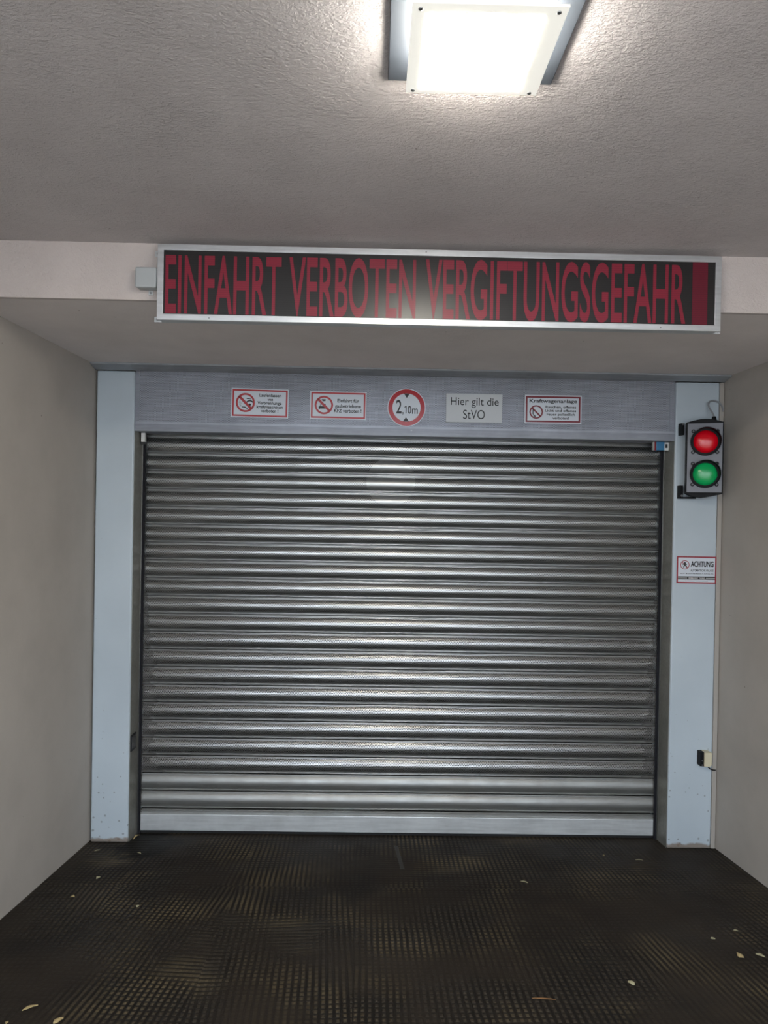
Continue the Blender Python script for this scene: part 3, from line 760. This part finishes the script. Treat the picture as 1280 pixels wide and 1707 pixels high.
rf = thing('reflector', (-1.337, 3.905, .105), 'small dark sensor window set in the inner side of the left post', 'sensor')
bm = bmesh.new(); box(bm, -.0005, .004, -.046, .030, -.045, .046); fin('black_frame', bm, M_black, rf, bevel=.001)
bm = bmesh.new(); box(bm, .0041, .0055, -.038, .026, -.037, .038); fin('window', bm, flat('smoked_window', srgb(70, 70, 72), .25), rf)

# ---------------------------------------------------------------- leaf scraps on the ramp
def scrap(name, x, y, L, Wd, rot, curl, mat, label, cat='leaf', pts=None, group=None):
    bm = bmesh.new(); n = 8; rows = []
    for i in range(n+1):
        t = i/n; ww = Wd*.5*math.sin(math.pi*min(1, t*.93+.05))**.7*(1+.18*math.sin(t*9+x*7))
        z = curl*math.sin(math.pi*t)+.0012
        rows.append([bm.verts.new(((t-.5)*L, -ww, z)), bm.verts.new(((t-.5)*L, 0, z+.12*Wd)), bm.verts.new(((t-.5)*L, ww, z*1.2))])
    for i in range(n):
        for j in range(2): bm.faces.new((rows[i][j], rows[i+1][j], rows[i+1][j+1], rows[i][j+1]))
    g = bmesh.ops.extrude_face_region(bm, geom=bm.faces[:])
    for v in [e for e in g['geom'] if isinstance(e, bmesh.types.BMVert)]: v.co.z -= .0008
    o = fin(name, bm, mat, None, (x, y, fz(y)+.001)); o.rotation_euler = (-math.atan(.12), 0, rot)
    tag(o, label, cat, group); return o
scrap('dry_leaf', -1.130, 2.329, .048, .014, R(32), .004, M_leaf, 'curled tan dry leaf in the bottom left corner of the ramp')
scrap('dry_leaf', -1.005, 2.262, .034, .022, R(50), .003, M_leaf, 'tan dry leaf by the front edge left, nearest the camera')
scrap('dry_leaf', -1.165, 2.250, .012, .010, R(80), .002, M_leaf, 'tiny tan leaf tip beside the curled dry leaf at the bottom left')
scrap('dry_leaf', .971, 2.503, .026, .022, R(-50), .004, M_leaf2, 'pale crumpled leaf lying alone on the right half of the ramp')
scrap('dry_leaf', 1.478, 2.695, .022, .034, R(10), .006, M_leaf, 'upright brownish leaf near the right edge, left of its pale neighbour')
scrap('dry_leaf', 1.562, 2.705, .032, .020, R(-38), .003, M_leaf2, 'pale pointed leaf near the right edge of the ramp, rightmost of the pair')
scrap('dry_leaf', 1.437, 2.835, .018, .014, R(-10), .002, M_leaf2, 'small pale leaf scrap on the right, behind the pair of leaves, nearer of two')
scrap('dry_leaf', 1.570, 2.905, .018, .012, R(-20), .002, M_leaf2, 'small pale leaf scrap close to the right wall, farther of two')
scrap('dry_leaf', .770, 3.374, .036, .013, R(-25), .003, M_leaf2, 'narrow greenish leaf on the ramp in front of the shutter, right of centre')
scrap('dry_leaf', 1.453, 3.668, .038, .007, R(-8), .003, M_leaf2, 'thin bent leaf sliver in front of the right door post')
scrap('dry_leaf', 1.283, 3.73, .012, .009, R(20), .002, M_leaf, 'tiny leaf crumb near the shutter, left of the thin sliver by the right post')
scrap('dry_leaf', -1.315, 3.374, .022, .020, R(60), .004, M_leaf2, 'small rounded leaf scrap on the left side, in front of the left door post')
scrap('dry_leaf', -1.349, 3.165, .020, .017, R(0), .004, M_leaf, 'small yellowish leaf crumb beside the left wall foot')
scrap('dry_leaf', -1.023, 3.078, .014, .014, R(70), .003, M_leaf2, 'small pale crumb on the left third of the ramp')
scrap('dry_leaf', -1.46, 3.725, .028, .012, R(35), .002, M_leaf2, 'pale sliver in the corner between left wall and left door post')
scrap('dry_leaf', -1.225, 3.695, .026, .010, R(-25), .002, M_leaf2, 'pale bent sliver on the dark stain before the left door post')
scrap('wood_chip', -1.318, 3.925, .055, .012, R(70), .010, M_leaf, 'splintered pale wood chip at the foot of the left guide rail', 'wood chip')
scrap('twig', .625, 2.402, .085, .004, R(-4), .002, M_twig, 'thin brown twig near the front edge, right of centre', 'twig')
# ---------------------------------------------------------------- groups of like things
for o in S.objects:
    if o.parent or 'label' not in o: continue
    base = o.name.split('.')[0]
    g = {'dry_leaf': 'dry leaf scraps on the ramp', 'door_post': 'door posts beside the shutter', 'guide_rail': 'guide rails of the shutter',
         'prohibition_sign': 'small signs on the panel above the shutter', 'text_sign': 'small signs on the panel above the shutter', 'height_limit_sign': 'small signs on the panel above the shutter'}.get(base)
    if g: o['group'] = g
